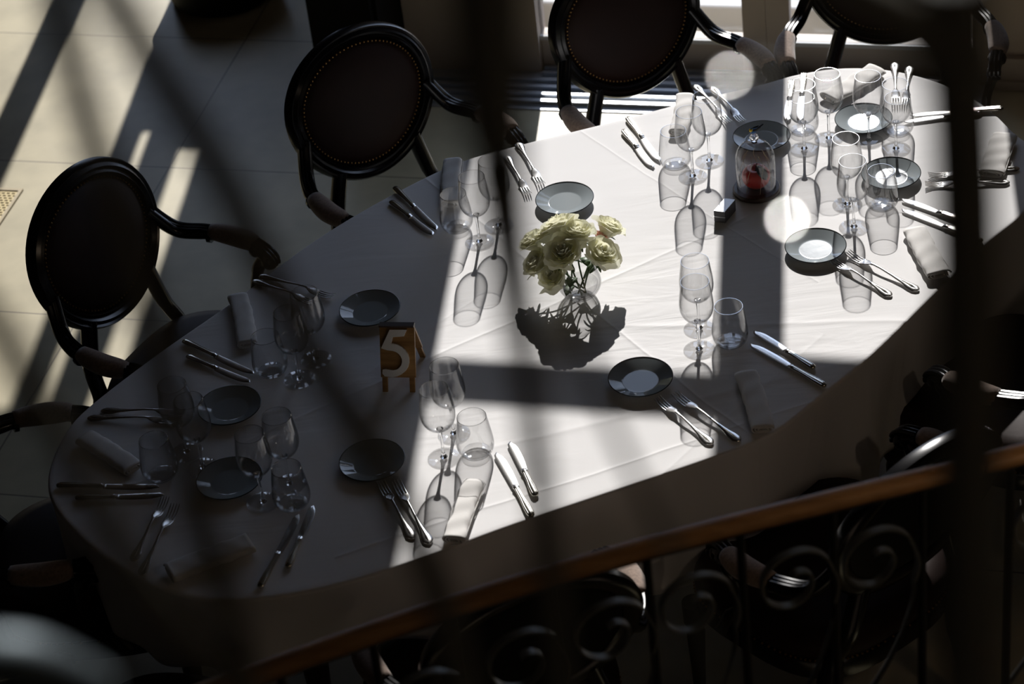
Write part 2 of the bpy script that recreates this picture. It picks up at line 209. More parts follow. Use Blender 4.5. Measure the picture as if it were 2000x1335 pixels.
# ------------------------------------------------------------------ mesh builder
class MB:
    def __init__(s): s.v = []; s.f = []
    def add(s, vs, fs):
        o = len(s.v); s.v += [tuple(v) for v in vs]; s.f += [tuple(i+o for i in f) for f in fs]; return s
    def rings(s, rs, close=True, capA=True, capB=True, loop=False):
        n = len(rs[0]); vs = [p for r in rs for p in r]; fs = []
        R = len(rs); rng = R if loop else R-1
        for i in range(rng):
            for j in range(n if close else n-1):
                a = i*n+j; b = i*n+(j+1) % n; c = ((i+1) % R)*n+(j+1) % n; d = ((i+1) % R)*n+j
                fs.append((a, b, c, d))
        if close and not loop:
            if capA: fs.append(tuple(range(n))[::-1])
            if capB: fs.append(tuple((R-1)*n+k for k in range(n)))
        return s.add(vs, fs)
    def lathe(s, prof, n=40, c=(0, 0, 0), closed=False):
        rs = []
        for r, z in prof: rs.append([(c[0]+max(r, 1e-5)*math.cos(2*pi*k/n), c[1]+max(r, 1e-5)*math.sin(2*pi*k/n), c[2]+z) for k in range(n)])
        return s.rings(rs, True, False, False, loop=closed)
    def tube(s, pts, rad, n=10, sx=1, sy=1, upv=(0, 0, 1), caps=True, loop=False):
        P = [Vector(p) for p in pts]; rs = []; N_ = len(P)
        for i, p in enumerate(P):
            if loop: t = P[(i+1) % N_]-P[i-1]
            else: t = P[min(i+1, N_-1)]-P[max(i-1, 0)]
            t.normalize(); U = Vector(upv); a = t.cross(U)
            if a.length < 1e-3: a = t.cross(Vector((1, 0, 0)))
            a.normalize(); b = a.cross(t).normalized(); r = rad[i] if isinstance(rad, (list, tuple)) else rad
            rs.append([p+a*(r*sx*math.cos(2*pi*k/n))+b*(r*sy*math.sin(2*pi*k/n)) for k in range(n)])
        return s.rings(rs, True, caps, caps, loop)
    def box(s, a, b, M=None):
        x0, y0, z0 = a; x1, y1, z1 = b
        vs = [Vector(p) for p in ((x0, y0, z0), (x1, y0, z0), (x1, y1, z0), (x0, y1, z0), (x0, y0, z1), (x1, y0, z1), (x1, y1, z1), (x0, y1, z1))]
        if M: vs = [M @ v for v in vs]
        return s.add(vs, [(0, 3, 2, 1), (4, 5, 6, 7), (0, 1, 5, 4), (1, 2, 6, 5), (2, 3, 7, 6), (3, 0, 4, 7)])
    def sphere(s, c, r, n=16, m=10, sc=(1, 1, 1)):
        rs = []
        for i in range(m+1):
            a = -pi/2+pi*i/m; rs.append([(c[0]+sc[0]*r*max(math.cos(a), 1e-4)*math.cos(2*pi*k/n), c[1]+sc[1]*r*max(math.cos(a), 1e-4)*math.sin(2*pi*k/n), c[2]+sc[2]*r*math.sin(a)) for k in range(n)])
        return s.rings(rs)
    def build(s, name, m_, parent=None, smooth=True, ang=40, bevel=0):
        me = bpy.data.meshes.new(name); me.from_pydata(s.v, [], s.f); me.update()
        if smooth:
            for p in me.polygons: p.use_smooth = True
            me.set_sharp_from_angle(angle=math.radians(ang))
        me.materials.append(m_); o = bpy.data.objects.new(name, me); COL.objects.link(o)
        if parent is not None: o.parent = parent
        if bevel:
            b = o.modifiers.new('bevel', 'BEVEL'); b.width = bevel; b.segments = 2; b.limit_method = 'ANGLE'
        return o

def empty(name, loc=(0, 0, 0), rz=0):
    o = bpy.data.objects.new(name, None); o.empty_display_size = .05; COL.objects.link(o); o.location = loc; o.rotation_euler = (0, 0, rz); return o
def tag(o, label, cat, group=None):
    o['label'] = label; o['category'] = cat
    if group: o['group'] = group
    return o
def struct(o): o['kind'] = 'structure'; return o
def kids(o): return [c for c in list(bpy.data.objects) if c.parent == o]
def copy_tree(o, parent=None):
    c = o.copy(); COL.objects.link(c)
    if parent is not None: c.parent = parent
    for k in kids(o): copy_tree(k, c)
    return c
def spline(P, n=6, closed=False):
    P = [Vector(p) for p in P]; N_ = len(P); out = []
    for i in range(N_ if closed else N_-1):
        g = lambda k: P[k % N_] if closed else P[min(max(k, 0), N_-1)]
        a, b, c, d = g(i-1), g(i), g(i+1), g(i+2)
        for k in range(n):
            t = k/n; out.append(.5*((2*b)+(c-a)*t+(2*a-5*b+4*c-d)*t*t+(3*b-a-3*c+d)*t**3))
    if not closed: out.append(P[-1])
    return out
TZ = .76

# ------------------------------------------------------------------ the room shell
WA = math.radians(-17); WD = Vector((math.cos(WA), math.sin(WA), 0)); WN = Vector((-WD.y, WD.x, 0)); W0 = Vector((.25, 7.24, 0))
WM = Matrix((WD, WN, Vector((0, 0, 1)))).transposed().to_4x4(); WM.translation = W0
def wbox(mb, u0, u1, d0, d1, z0, z1): return mb.box((u0, d0, z0), (u1, d1, z1), WM)
fl = MB(); wbox(fl, -6, 6, -10.5, .36, -.1, 0); wbox(fl, -6, -.56, .36, 2.3, -.1, 0)
struct(fl.build('floor', M_floor, smooth=False))
# back wall pieces around the two doors (glass plane .30 behind the wall face)
GD = .30
bw = MB()
wbox(bw, -.58, -.11, .24, .36, 0, 9); wbox(bw, 1.35, 6, .26, .36, 0, 9); wbox(bw, -.11, 1.35, .26, .36, 3.1, 7.4); wbox(bw, -.11, 1.35, .26, .36, 8.2, 9)
wbox(bw, -.11, .50, .26, .36, 7.4, 8.2); wbox(bw, .585, .80, .26, .36, 7.4, 8.2); wbox(bw, .93, 1.35, .26, .36, 7.4, 8.2); wbox(bw, .50, .585, .26, .36, 7.95, 8.2)
struct(bw.build('wall_back', M_wall, smooth=False))
wl = MB()   # unseen recess wall on the left, openings shaped to throw the floor's sun strips
wbox(wl, -6, -4.2, 2.2, 2.3, 0, 9); wbox(wl, -4.2, -.5, 2.2, 2.3, 2.5, 9); wbox(wl, -4.2, -.5, 2.2, 2.3, 0, .35)
for a, b in ((-4.2, -2.78), (-2.295, -2.18), (-1.83, -1.755), (-1.715, -1.60), (-1.515, -.5)): wbox(wl, a, b, 2.2, 2.3, .35, 2.5)
wbox(wl, -1.755, -1.715, 2.2, 2.3, .35, 1.50); wbox(wl, -1.60, -1.515, 2.2, 2.3, .35, 1.56)
wbox(wl, -.66, -.56, .36, 2.2, 0, 9)
struct(wl.build('wall_recess', M_wall, smooth=False))
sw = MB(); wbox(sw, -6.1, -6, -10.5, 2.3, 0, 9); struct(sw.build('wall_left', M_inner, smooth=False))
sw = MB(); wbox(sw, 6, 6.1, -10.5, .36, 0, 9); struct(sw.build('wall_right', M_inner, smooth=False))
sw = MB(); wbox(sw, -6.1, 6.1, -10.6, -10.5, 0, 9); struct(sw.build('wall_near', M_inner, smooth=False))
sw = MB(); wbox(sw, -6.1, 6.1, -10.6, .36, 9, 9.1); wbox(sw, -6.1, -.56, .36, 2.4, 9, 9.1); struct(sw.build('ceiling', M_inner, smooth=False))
# skirting
sk = MB(); wbox(sk, 1.40, 6, .235, .26, 0, .11); wbox(sk, 1.40, 6, .22, .26, 0, .03); struct(sk.build('baseboard_back', M_door, smooth=False))
sk = MB()
for a in (1.95, 3.0):
    wbox(sk, a, a+.9, .245, .26, .2, .23); wbox(sk, a, a+.03, .245, .26, .23, 1.0); wbox(sk, a+.87, a+.9, .245, .26, .23, 1.0); wbox(sk, a, a+.9, .245, .26, 1.0, 1.03)
struct(sk.build('trim_1', M_door, smooth=False))
# aluminium threshold tracks
th = MB(); wbox(th, -.58, 1.40, .02, .24, -.02, .006); wbox(th, -.10, 1.34, .24, .36, -.02, .006)
for d in (.03, .075, .12, .165, .21, .25): wbox(th, -.58 if d < .2 else -.1, 1.34, d, d+.016, .006, .018)
wbox(th, -.58, 1.40, 0, .022, -.02, .004)
struct(th.build('trim_2', M_alu, smooth=False))
def door(name, u0, u1, bars, lab):
    fr = MB(); sw_ = .085
    z1 = 3.1
    wbox(fr, u0-.001, u1+.001, GD-.02, GD+.03, .007, .13)
    wbox(fr, u0-.08, u0, GD-.02, GD+.03, .0, z1); wbox(fr, u1, u1+.08, GD-.02, GD+.03, .0, z1)
    wbox(fr, u0, u1, GD-.02, GD+.03, z1-.05, z1)
    for a, b in bars: wbox(fr, u0, u1, GD-.02, GD+.03, a, b)
    o = struct(fr.build(name, M_door, smooth=False, bevel=.003))
    g = MB(); wbox(g, u0, u1, GD+.003, GD+.007, .13, z1-.05); g.build('pane', M_pane, o, smooth=False)
    k = MB(); wbox(k, u0+.0, u1-.0, GD-.032, GD-.02, .115, .13); k.build('glazing_bead', M_kerb, o, smooth=False)
    h = MB(); wbox(h, u0-.05, u0-.03, GD-.06, GD-.02, 1.0, 1.16); h.build('door_handle', M_brass, o, smooth=False)
    return o
door('door_1', -.11, .59, [(2.41, 2.49)], '')
door('door_2', .75, 1.35, [(2.355, 2.63)], '')
# narrow openings added out of view so sun reaches the railing's glints
for nm_, a, b, z0_, z1_ in (('added_window_1', .50, .585, 7.4, 7.95), ('added_window_2', .80, .93, 7.4, 8.2)):
    wf = MB(); wbox(wf, a, b, .30, .33, z0_, z0_+.02); wbox(wf, a, b, .30, .33, z1_-.02, z1_); wbox(wf, a, a+.01, .30, .33, z0_+.02, z1_-.02); wbox(wf, b-.01, b, .30, .33, z0_+.02, z1_-.02)
    wo = struct(wf.build(nm_, M_door, smooth=False)); g = MB(); wbox(g, a+.01, b-.01, .31, .315, z0_+.02, z1_-.02); g.build('pane', M_pane, wo, smooth=False)
# terrace outside
gr = MB(); wbox(gr, -.5, 12, .37, 22, -.12, -.06); struct(gr.build('terrace_paving', M_flag, smooth=False))
kb = MB(); wbox(kb, -.5, 8, .62, .95, -.06, .06); tag(kb.build('stone_kerb', M_kerb, smooth=False, bevel=.01), 'pale stone kerb outside the glass door beyond the flagstones', 'kerb')

# floor grate
g0, g1, g2 = [Vector((*p, 0)) for p in GRATE]
gx = WD; gy = -WN; base = g0+gx*.085
GM = Matrix((gx, -gy, Vector((0, 0, 1)))).transposed().to_4x4(); GM.translation = base
ge = empty('floor_grate'); tag(ge, 'brass coloured perforated floor grate at the left edge of the sunlit floor', 'grate')
f_ = MB(); f_.box((-1.2, -.012, 0), (0, 0, .006), GM); f_.box((-.012, -.6, 0), (0, -.012, .006), GM); f_.box((-1.2, -.612, 0), (0, -.6, .006), GM)
f_.build('frame', mat('grate_frame', (.30, .25, .16), .5, .3), ge, smooth=False)
f_ = MB(); f_.box((-1.2, -.6, .0005), (-.012, -.012, .0015), GM); f_.build('backing', M_black, ge, smooth=False)
f_ = MB(); y = -.02; k = 0
while y > -.6:
    f_.box((-.6, y-.006, .002), (-.012, y, .005), GM); x = -.012-(.009 if k % 2 else 0)
    while x > -.6: f_.box((x-.005, y-.014, .002), (x, y-.006, .005), GM); x -= .018
    y -= .014; k += 1
f_.build('grille', mat('tan_grille', (.45, .37, .2), .5, .4), ge, smooth=False)

# black cabinet and round planter in the shade behind
cb = empty('cabinet', (0, 0, 0)); tag(cb, 'tall black cabinet standing by the wall end behind the oval-backed chair', 'cabinet')
b_ = MB(); wbox(b_, -.81, -.60, -.03, -.005, .08, 1.9); b_.build('door', M_black, cb, smooth=False); b_ = MB(); wbox(b_, -.83, -.585, -.0049, .30, .06, 1.95); b_.build('body', M_black, cb, smooth=False)
b_ = MB(); wbox(b_, -.81, -.60, .01, .28, 0, .06); b_.build('plinth', M_black, cb, smooth=False)
pn = empty('planter', (-.90, 8.36, 0)); tag(pn, 'round black planter on the shaded floor at the top left', 'planter')
MB().lathe([(0, 0), (.18, 0), (.20, .02), (.21, .14), (.215, .18), (.2, .18), (.19, .15), (0, .15)], 40).build('pot', M_black, pn)
MB().lathe([(0, .149), (.19, .155), (.12, .17), (0, .175)], 24).build('soil', M_leaf, pn)

# ------------------------------------------------------------------ table and cloth
EP = [Vector((x, y, 0)) for x, y in EDGE]
OUT = spline([(p.x, p.y, 0) for p in EP], 10, True)
# light smoothing
for _ in range(6): OUT = [(OUT[i-1]+OUT[i]*2+OUT[(i+1) % len(OUT)])/4 for i in range(len(OUT))]
CEN = Vector((.16, 5.08, 0))
tb = empty('dining_table', (CEN.x, CEN.y, 0)); tag(tb, 'large oval dining table hidden under the white tablecloth', 'table')
ins = [(CEN+(p-CEN)*.985) for p in OUT]
t_ = MB(); t_.rings([[(p.x-CEN.x, p.y-CEN.y, z) for p in ins] for z in (.72, .752)]); t_.build('tabletop', M_wood, tb, ang=30)
for px, py in ((-.75, -.45), (.75, .5), (-.45, .2), (.5, -.25)):
    MB().lathe([(0, 0), (.03, 0), (.035, .1), (.03, .5), (.045, .7), (.045, .72), (0, .72)], 16, (px, py, 0)).build('leg', M_wood, tb)
cl = MB(); n = len(OUT); rs = []
for s in [.002]+[i/36 for i in range(1, 36)]+[.99]: rs.append([(CEN.x+(p.x-CEN.x)*s, CEN.y+(p.y-CEN.y)*s, TZ-.0005) for p in OUT])
nor = []
for i in range(n):
    t = (OUT[(i+2) % n]-OUT[i-2]).normalized(); nor.append(Vector((t.y, -t.x, 0)))
sgn = 1 if (nor[0].dot(OUT[0]-CEN) > 0) else -1
nor = [v*sgn for v in nor]
for a in (20, 45, 70, 90): rs.append([(p.x+nv.x*(.009*math.sin(math.radians(a))-.008), p.y+nv.y*(.009*math.sin(math.radians(a))-.008), TZ-.0005-.009*(1-math.cos(math.radians(a)))) for p, nv in zip(OUT, nor)])
acc = 0; sl_ = [0]
for i in range(n): acc += (OUT[(i+1) % n]-OUT[i]).length; sl_.append(acc)
PER = acc
def fold(s):   # sums of waves around the perimeter
    a = 2*pi*s/PER
    return .5*math.sin(17*a+.6)+.35*math.sin(29*a+1.9+.8*math.sin(3*a))+.25*math.sin(11*a+2.2)
for k in range(1, 15):
    d = k/14; row = []
    for i, (p, nv) in enumerate(zip(OUT, nor)):
        ang = math.atan2(p.y-CEN.y, p.x-CEN.x)
        right = max(0, math.cos(ang+.55)); drop = .27+.17*right**1.5+.03*math.sin(4*ang)
        amp = .045*d**1.2; f0 = fold(sl_[i]); o_ = amp*f0-.03*d
        row.append((p.x+nv.x*(.001+o_), p.y+nv.y*(.001+o_), TZ-.0095-drop*d))
    rs.append(row)
cl.rings(rs, True, True, False)
tc_ = cl.build('tablecloth', M_cloth, ang=60)
tag(tc_, 'white oval tablecloth with pressed creases draped over the table', 'tablecloth')
sol = tc_.modifiers.new('thick', 'SOLIDIFY'); sol.thickness = .0006; sol.offset = -1

# ------------------------------------------------------------------ tableware prototypes
def make_wine():
    r = empty('wine_glass')
    H = .2024
    o_ = [(.0055, .086), (.013, .088), (.024, .094), (.033, .104), (.039, .117), (.0412, .132), (.0408, .148), (.0388, .166), (.0360, .186), (.0342, H)]
    i_ = [(.0334, H), (.0352, .186), (.0400-.0010, .148), (.0403, .132), (.0381, .1175), (.0320, .105), (.0230, .0955), (.0125, .0905), (.0, .0895)]
    op = [(p.x, p.y) for p in spline([(a, b, 0) for a, b in o_], 3)]; ip = [(p.x, p.y) for p in spline([(a, b, 0) for a, b in i_], 3)]
    MB().lathe([(0, .0865)]+op+[(.0339, H+.0005)]+ip, 48).build('bowl', M_glass, r, ang=80)
    MB().lathe([(0, .004), (.009, .0045), (.0062, .009), (.0042, .018), (.0036, .035), (.0034, .055), (.0038, .072), (.0060, .083), (.0085, .088), (0, .0885)], 20).build('stem', M_stem, r, ang=80)
    MB().lathe([(0, .0002), (.037, .0002), (.0385, .0012), (.037, .0022), (.02, .0034), (.009, .0048), (0, .005)], 48).build('foot', M_foot, r, ang=60)
    MB().tube([(.0338*math.cos(2*pi*k/48), .0338*math.sin(2*pi*k/48), H) for k in range(48)], .0005, 6, loop=True).build('rim', M_stem, r)
    return r
def make_tumbler():
    r = empty('water_tumbler')
    o_ = [(.026, .0005), (.034, .006), (.0415, .018), (.0440, .033), (.0425, .052), (.0395, .075), (.0360, .098), (.0342, .110)]
    i_ = [(.0333, .110), (.0385, .075), (.0415, .052), (.0430, .034), (.0400, .0195), (.031, .0120), (0, .0105)]
    op = [(p.x, p.y) for p in spline([(a, b, 0) for a, b in o_], 4)]; ip = [(p.x, p.y) for p in spline([(a, b, 0) for a, b in i_], 4)]
    MB().lathe([(0, .001)]+op+[(.0338, .1105)]+ip, 48).build('bowl', M_glass, r, ang=80)
    MB().lathe([(0, .0012), (.022, .0012), (.029, .0035), (.033, .008), (.026, .0115), (0, .0100)], 32).build('thick_base', M_foot, r, ang=50)
    MB().tube([(.0338*math.cos(2*pi*k/48), .0338*math.sin(2*pi*k/48), .1102) for k in range(48)], .0006, 6, loop=True).build('rim', M_stem, r)
    return r
def make_plate():
    r = empty('side_plate')
    R = .0772
    MB().lathe([(0, .0035), (.036, .0035), (.038, 0), (.041, 0), (.044, .004), (.060, .010), (R-.001, .0165), (R-.0012, .0182), (.062, .0126), (.047, .0070), (.0445, .0060), (.0425, .0058), (.040, .0058), (.02, .0058), (0, .0058)], 64).build('dish', M_plate, r, ang=50)
    MB().lathe([(R-.0016, .0180), (R-.0002, .0166), (R+.0006, .0175), (R, .0187), (R-.0012, .0190)], 64, closed=True).build('rim', M_rim, r, ang=80)
    return r
def ell(x, hw, zc, ht, n=12, yc=0, e=2):
    return [(x, yc+hw*math.copysign(abs(math.cos(2*pi*k/n))**(2/e), math.cos(2*pi*k/n)), zc+ht*math.copysign(abs(math.sin(2*pi*k/n))**(2/e), math.sin(2*pi*k/n))) for k in range(n)]
def make_knife(L):
    r = empty('table_knife'); hl = L*.43
    hs = [(0, .003, .0030), (.003, .0075, .0048), (.012, .0098, .0058), (.035, .0092, .0055), (hl*.6, .0070, .0050), (hl*.9, .0062, .0045), (hl, .0075, .0050)]
    MB().rings([ell(x, a, .0062, b) for x, a, b in hs]).build('handle', M_silver_handle, r, ang=60)
    # beaded ridge lines along the handle
    rd = MB()
    for sgn_ in (-1, 1): rd.tube([(.008, .0055*sgn_, .0105), (.035, .0058*sgn_, .0108), (hl*.6, .0040*sgn_, .0104), (hl*.95, .0035*sgn_, .0098)], .0009, 6)
    rd.build('ridge', M_silver, r)
    MB().rings([ell(x, a, .0062, b) for x, a, b in ((hl, .0080, .0052), (hl+.003, .0085, .0054), (hl+.006, .0065, .0040), (hl+.012, .0075, .0022))]).build('bolster', M_silver, r, ang=60)
    bl = L-hl-.008; x0 = hl+.008; rs = []
    for t in [i/16 for i in range(17)]:
        x = x0+bl*t; top = .0085+.0015*t
        if t > .86: top = .0098*math.sqrt(max(0, 1-((t-.86)/.14)**2))+.0001
        bot = -.0085-.003*math.sin(pi*min(1, t*1.15)); 
        if t > .6: bot = -.0110+.0112*((t-.6)/.4)**2.6
        hw = (top-bot)/2; yc = (top+bot)/2
        rs.append([(x, yc+hw, .0052), (x, yc+hw*.6, .0062), (x, yc-hw*.6, .0060), (x, yc-hw, .0050), (x, yc-hw*.6, .0046), (x, yc+hw*.6, .0044)])
    MB().rings(rs).build('blade', M_silver, r, ang=60)
    return r
def make_fork(L):
    r = empty('table_fork'); h = L*.655; hw_ = .0125 if L > .225 else .0115
    hs = [(0, .004, .0035, .0020), (.004, .0085, .0038, .0026), (.012, .0128, .0040, .0030), (.028, .0120, .0046, .0030), (.05, .0075, .0060, .0026), (h*.55, .0042, .0085, .0024), (h*.8, .0032, .0120, .0024), (h*.95, .0034, .0125, .0023), (h, .0050, .0115, .0020)]
    MB().rings([ell(x, a, z, b) for x, a, z, b in hs]).build('handle', M_silver, r, ang=70)
    rd = MB(); rd.tube([(.010, 0, .0070), (.022, .0, .0079), (.035, 0, .0084), (.06, 0, .0092)], [.0008, .0022, .0014, .0006], 8); rd.build('ornament', M_silver_handle, r)
    hb = MB(); Lh = L-h
    hb.rings([ell(h+Lh*t, a, z, .0013) for t, a, z in ((-.02, .0040, .0118), (.08, .0085, .0102), (.18, .0115, .0078), (.32, hw_, .0050), (.42, hw_, .0040))])
    for j in range(4):
        y = (j-1.5)*hw_*.55
        hb.rings([ell(h+Lh*t, a, z, .0013, 8, y) for t, a, z in ((.36, .0022, .0042), (.55, .0020, .0034), (.75, .0018, .0048), (.92, .0013, .0085), (1.0, .0006, .0108))])
    hb.build('tines', M_silver, r, ang=70)
    return r
PT = dict(left_end='at the left end of the table', back_left='behind the wooden number stand',
 back_mid='behind the white roses, near the far edge', back_cloche='left of the glass dome', back_right='at the topmost place on the table',
 right_end='at the right end beside the dark bar', right_front='at the sunlit place nearest the right corner',
 front_right='at the front place right of the roses', front_mid='at the sunlit front place below the roses', front_left='at the lowest left place in shade')
P0 = make_wine(); first = True
for pl, pos, (x, y) in WINE:
    o = P0 if first else copy_tree(P0); first = False; o.location = (x, y, TZ)
    tag(o, ('nearer' if pos == 'front' else 'farther')+' of two wine glasses '+PT[pl], 'wine glass', 'wine glasses on the table')
P0 = make_tumbler(); first = True
for pl, (x, y) in TUMB:
    o = P0 if first else copy_tree(P0); first = False; o.location = (x, y, TZ)
    tag(o, 'stemless clear water tumbler '+PT[pl], 'tumbler', 'water tumblers on the table')
P0 = make_plate(); first = True
for pl, (x, y) in PLATES:
    o = P0 if first else copy_tree(P0); first = False; o.location = (x, y, TZ)
    tag(o, 'blue grey side plate with dark rim '+PT[pl], 'plate', 'side plates on the table')
KN = {'large': make_knife(.25), 'small': make_knife(.212)}; used = set()
for pl, sz, a, b in KNIVES:
    o = copy_tree(KN[sz]) if sz in used else KN[sz]; used.add(sz); a = Vector(a); b = Vector(b); d = (b-a).normalized(); L_ = .25 if sz == 'large' else .212
    st = b-d*L_; o.location = (st.x, st.y, TZ); o.rotation_euler = (0, 0, math.atan2(d.y, d.x))
    tag(o, ('longer' if sz == 'large' else 'shorter')+' silver knife '+PT[pl], 'knife', 'table knives')
FK = {'large': make_fork(.236), 'small': make_fork(.216)}; used = set()
for pl, sz, a, b in FORKS:
    o = copy_tree(FK[sz]) if sz in used else FK[sz]; used.add(sz); a = Vector(a); b = Vector(b); d = (b-a).normalized(); L_ = .236 if sz == 'large' else .216
    st = (a if pl in ('right_end', 'left_end') else b-d*L_); o.location = (st.x, st.y, TZ); o.rotation_euler = (0, 0, math.atan2(d.y, d.x))
    tag(o, ('longer' if sz == 'large' else 'shorter')+' silver fork '+PT[pl], 'fork', 'table forks')
# napkins : folded linen strips, each slightly different
def napkin(q, seed):
    rnd = random.Random(seed); q = [Vector((*p, 0)) for p in q]
    L1 = ((q[1]-q[0]).length+(q[2]-q[3]).length)/2; L2 = ((q[2]-q[1]).length+(q[3]-q[0]).length)/2
    c = sum(q, Vector())/4
    if L2 >= L1: ax = ((q[3]-q[0])+(q[2]-q[1])).normalized(); Ln, Wd = L2, L1
    else: ax = ((q[1]-q[0])+(q[2]-q[3])).normalized(); Ln, Wd = L1, L2
    Ln = min(max(Ln, .19), .215); Wd = min(max(Wd*.92, .052), .068)
    r = empty('folded_napkin', (c.x, c.y, TZ), math.atan2(ax.y, ax.x))
    hw = Wd/2; ph = rnd.random()*6
    # spiral cross section: folded cloth rolled flat, thick .022
    sec = []
    for k in range(61):
        t = k/60*2.6*2*pi; sc = 1-.26*t/(2*pi)
        ca, sa = math.cos(t), math.sin(t); e = .55
        sec.append((hw*sc*math.copysign(abs(ca)**e, ca)*(1 if sc > .3 else 1), .0115+.0105*sc*math.copysign(abs(sa)**.8, sa)))
    mb = MB(); rs = []
    for i in range(25):
        x = -Ln/2+Ln*i/24; tp = 1+.03*math.sin(i*.7+ph); bend = .004*math.sin(x*14+ph)
        rs.append([(x, y*tp+bend+.0012*math.sin(i*1.3+z*300), z*(1+.05*math.sin(i*.9+ph+y*60))) for y, z in sec])
    mb.rings(rs, close=False)
    o = mb.build('roll', M_linen, r, ang=80); s = o.modifiers.new('thick', 'SOLIDIFY'); s.thickness = .0022; s.offset = 0
    hm = MB(); hm.tube([(-Ln/2+.004, hw*.985, .0125), (0, hw*.985+.002*math.sin(ph), .0125), (Ln/2-.004, hw*.985, .0125)], .0013, 6); hm.build('hem', M_linen, r)
    return r
for k, (pl, *q) in enumerate(NAPKINS):
    tag(napkin(q, k), 'folded pale linen napkin '+PT[pl], 'napkin', 'folded napkins')

# ------------------------------------------------------------------ vase with roses
vx, vy = VASE
vs_ = empty('glass_vase', (vx, vy, TZ)); tag(vs_, 'small round clear glass vase holding the cream roses', 'vase')
VS = 1.1
op = spline([(.020, .001, 0), (.034, .006, 0), (.047, .025, 0), (.050, .042, 0), (.045, .062, 0), (.038, .074, 0)], 5); ip = spline([(.0368, .074, 0), (.0435, .062, 0), (.0482, .042, 0), (.045, .026, 0), (.032, .010, 0), (0, .007, 0)], 5)
MB().lathe([(a*VS, b*VS) for a, b in [(0, .001)]+[(p.x, p.y) for p in op]+[(.0374, .0748)]+[(p.x, p.y) for p in ip]], 48).build('bowl', M_glass, vs_, ang=80)
MB().lathe([(0, .008), (.032, .0105), (.044, .027), (.0470, .040), (0, .040)], 40).build('water', M_glass, vs_, ang=50)
def rose(c, R, m_, seed):
    rnd = random.Random(seed); mb = MB(); N_ = 30
    for k in range(N_):
        t = k/(N_-1); az0 = k*2.39996+rnd.uniform(-.2, .2); wd = 1.25-.45*t; r_ = R*(.10+.72*t**.9); hgt = R*(1.05-.25*t)*rnd.uniform(.92, 1.08); z0 = -R*.75
        cu = R*(.05+.30*t**2)*rnd.uniform(.6, 1.3); rows = []
        for i in range(8):
            v = i/7; row = []
            for j in range(9):
                u = -1+j/4; sh = math.sqrt(max(0, 1-(max(0, v-.45)/.58)**2*.55*abs(u)**1.5)); az = az0+u*wd*(.45+.55*min(1, v*1.6))*.9
                rr = r_*(.25+.75*math.sin(min(1, v*1.15)*pi/2))+cu*max(0, v-.62)**1.5*6*(1+.25*math.sin(5*u+seed+k)); rr += R*.02*math.sin(7*u+k)*v
                zz = z0+(hgt+R*.85)*v*(1-.16*abs(u)**2.2*v)*.80-cu*1.2*max(0, v-.78)*(2.6)*t
                if abs(u) < .01 and v > .95: zz += R*.02
                row.append((c[0]+rr*math.cos(az), c[1]+rr*math.sin(az), c[2]+zz))
            rows.append(row)
        mb.rings(rows, close=False)
    return mb
RL = dict(a='cream rose at the top left of the bouquet', b='cream rose at the top middle of the bouquet', c='cream rose farthest right, standing away from the rest of the bouquet',
 p='small pink bud between the cream roses on the right', d='cream rose at the far left of the bouquet', e='half open cream rose tucked behind the left side of the bouquet', f='large open cream rose in the centre of the bouquet',
 g='open cream rose with yellow heart at the right front of the bouquet', h='cream rose at the lower left of the bouquet', i='lowest cream rose hanging in front of the vase')
for k, ((x, y), z, R, n_) in enumerate(ROSES):
    r = empty('rose', (x, y, z-.01)); tag(r, RL[n_], 'rose', 'roses in the glass vase')
    mb = rose((0, 0, 0), R*1.05, M_petal, k+1)
    out = Vector((x-vx, y-vy, 0)); tilt = min(.75, out.length*9); ax = Vector((0, 0, 1)).cross(out.normalized()) if out.length > .001 else Vector((1, 0, 0))
    # every head leans outward and a little toward the viewer
    Rm = Matrix.Rotation(tilt, 3, ax) @ Matrix.Rotation(.28, 3, 'X'); mb.v = [tuple(Rm @ Vector(v)) for v in mb.v]
    mb.build('petals', M_pink if n_ == 'p' else M_petal, r, ang=180)
    down = Rm @ Vector((0, 0, -R*.7)); bx, by = (vx-x)*.93, (vy-y)*.93; jx = .018*math.cos(k*2.4); jy = .018*math.sin(k*2.4)
    bot = Vector((bx-jx, by-jy, TZ+.013-z+.01)); st = spline([down, (down+bot)/2+Vector((jx*.5, jy*.5, .01)), bot], 6)
    MB().tube(st, .0022, 8).build('stem', M_stalk, r)
    cx = MB()
    for j in range(5):
        a = j*2*pi/5; pts = [down+Vector((0, 0, .002)), down+Vector((.5*R*math.cos(a), .5*R*math.sin(a), -.002)), down+Vector((.8*R*math.cos(a), .8*R*math.sin(a), -.012))]
        cx.tube(spline(pts, 4), [.004]*4+[.0035]*3+[.002, .0008], 6, 1, .3)
    cx.build('sepals', M_stalk, r)
    if k in (0, 3, 6, 7, 9):
        lf = MB(); a = math.atan2(y-vy, x-vx)+.9; mid = (down+bot)*.5; rows = []
        for i in range(7):
            t = i/6; wv = .014*math.sin(pi*t)**.8; cpt = mid+Vector((math.cos(a), math.sin(a), 0))*(.045*t)+Vector((0, 0, .012*math.sin(pi*t)))
            pr = Vector((-math.sin(a), math.cos(a), 0)); rows.append([cpt-pr*wv+Vector((0, 0, .002)), cpt, cpt+pr*wv+Vector((0, 0, .002))])
        lf.rings(rows, close=False); lo = lf.build('leaf', M_leaf, r, ang=180); s = lo.modifiers.new('thick', 'SOLIDIFY'); s.thickness = .0006

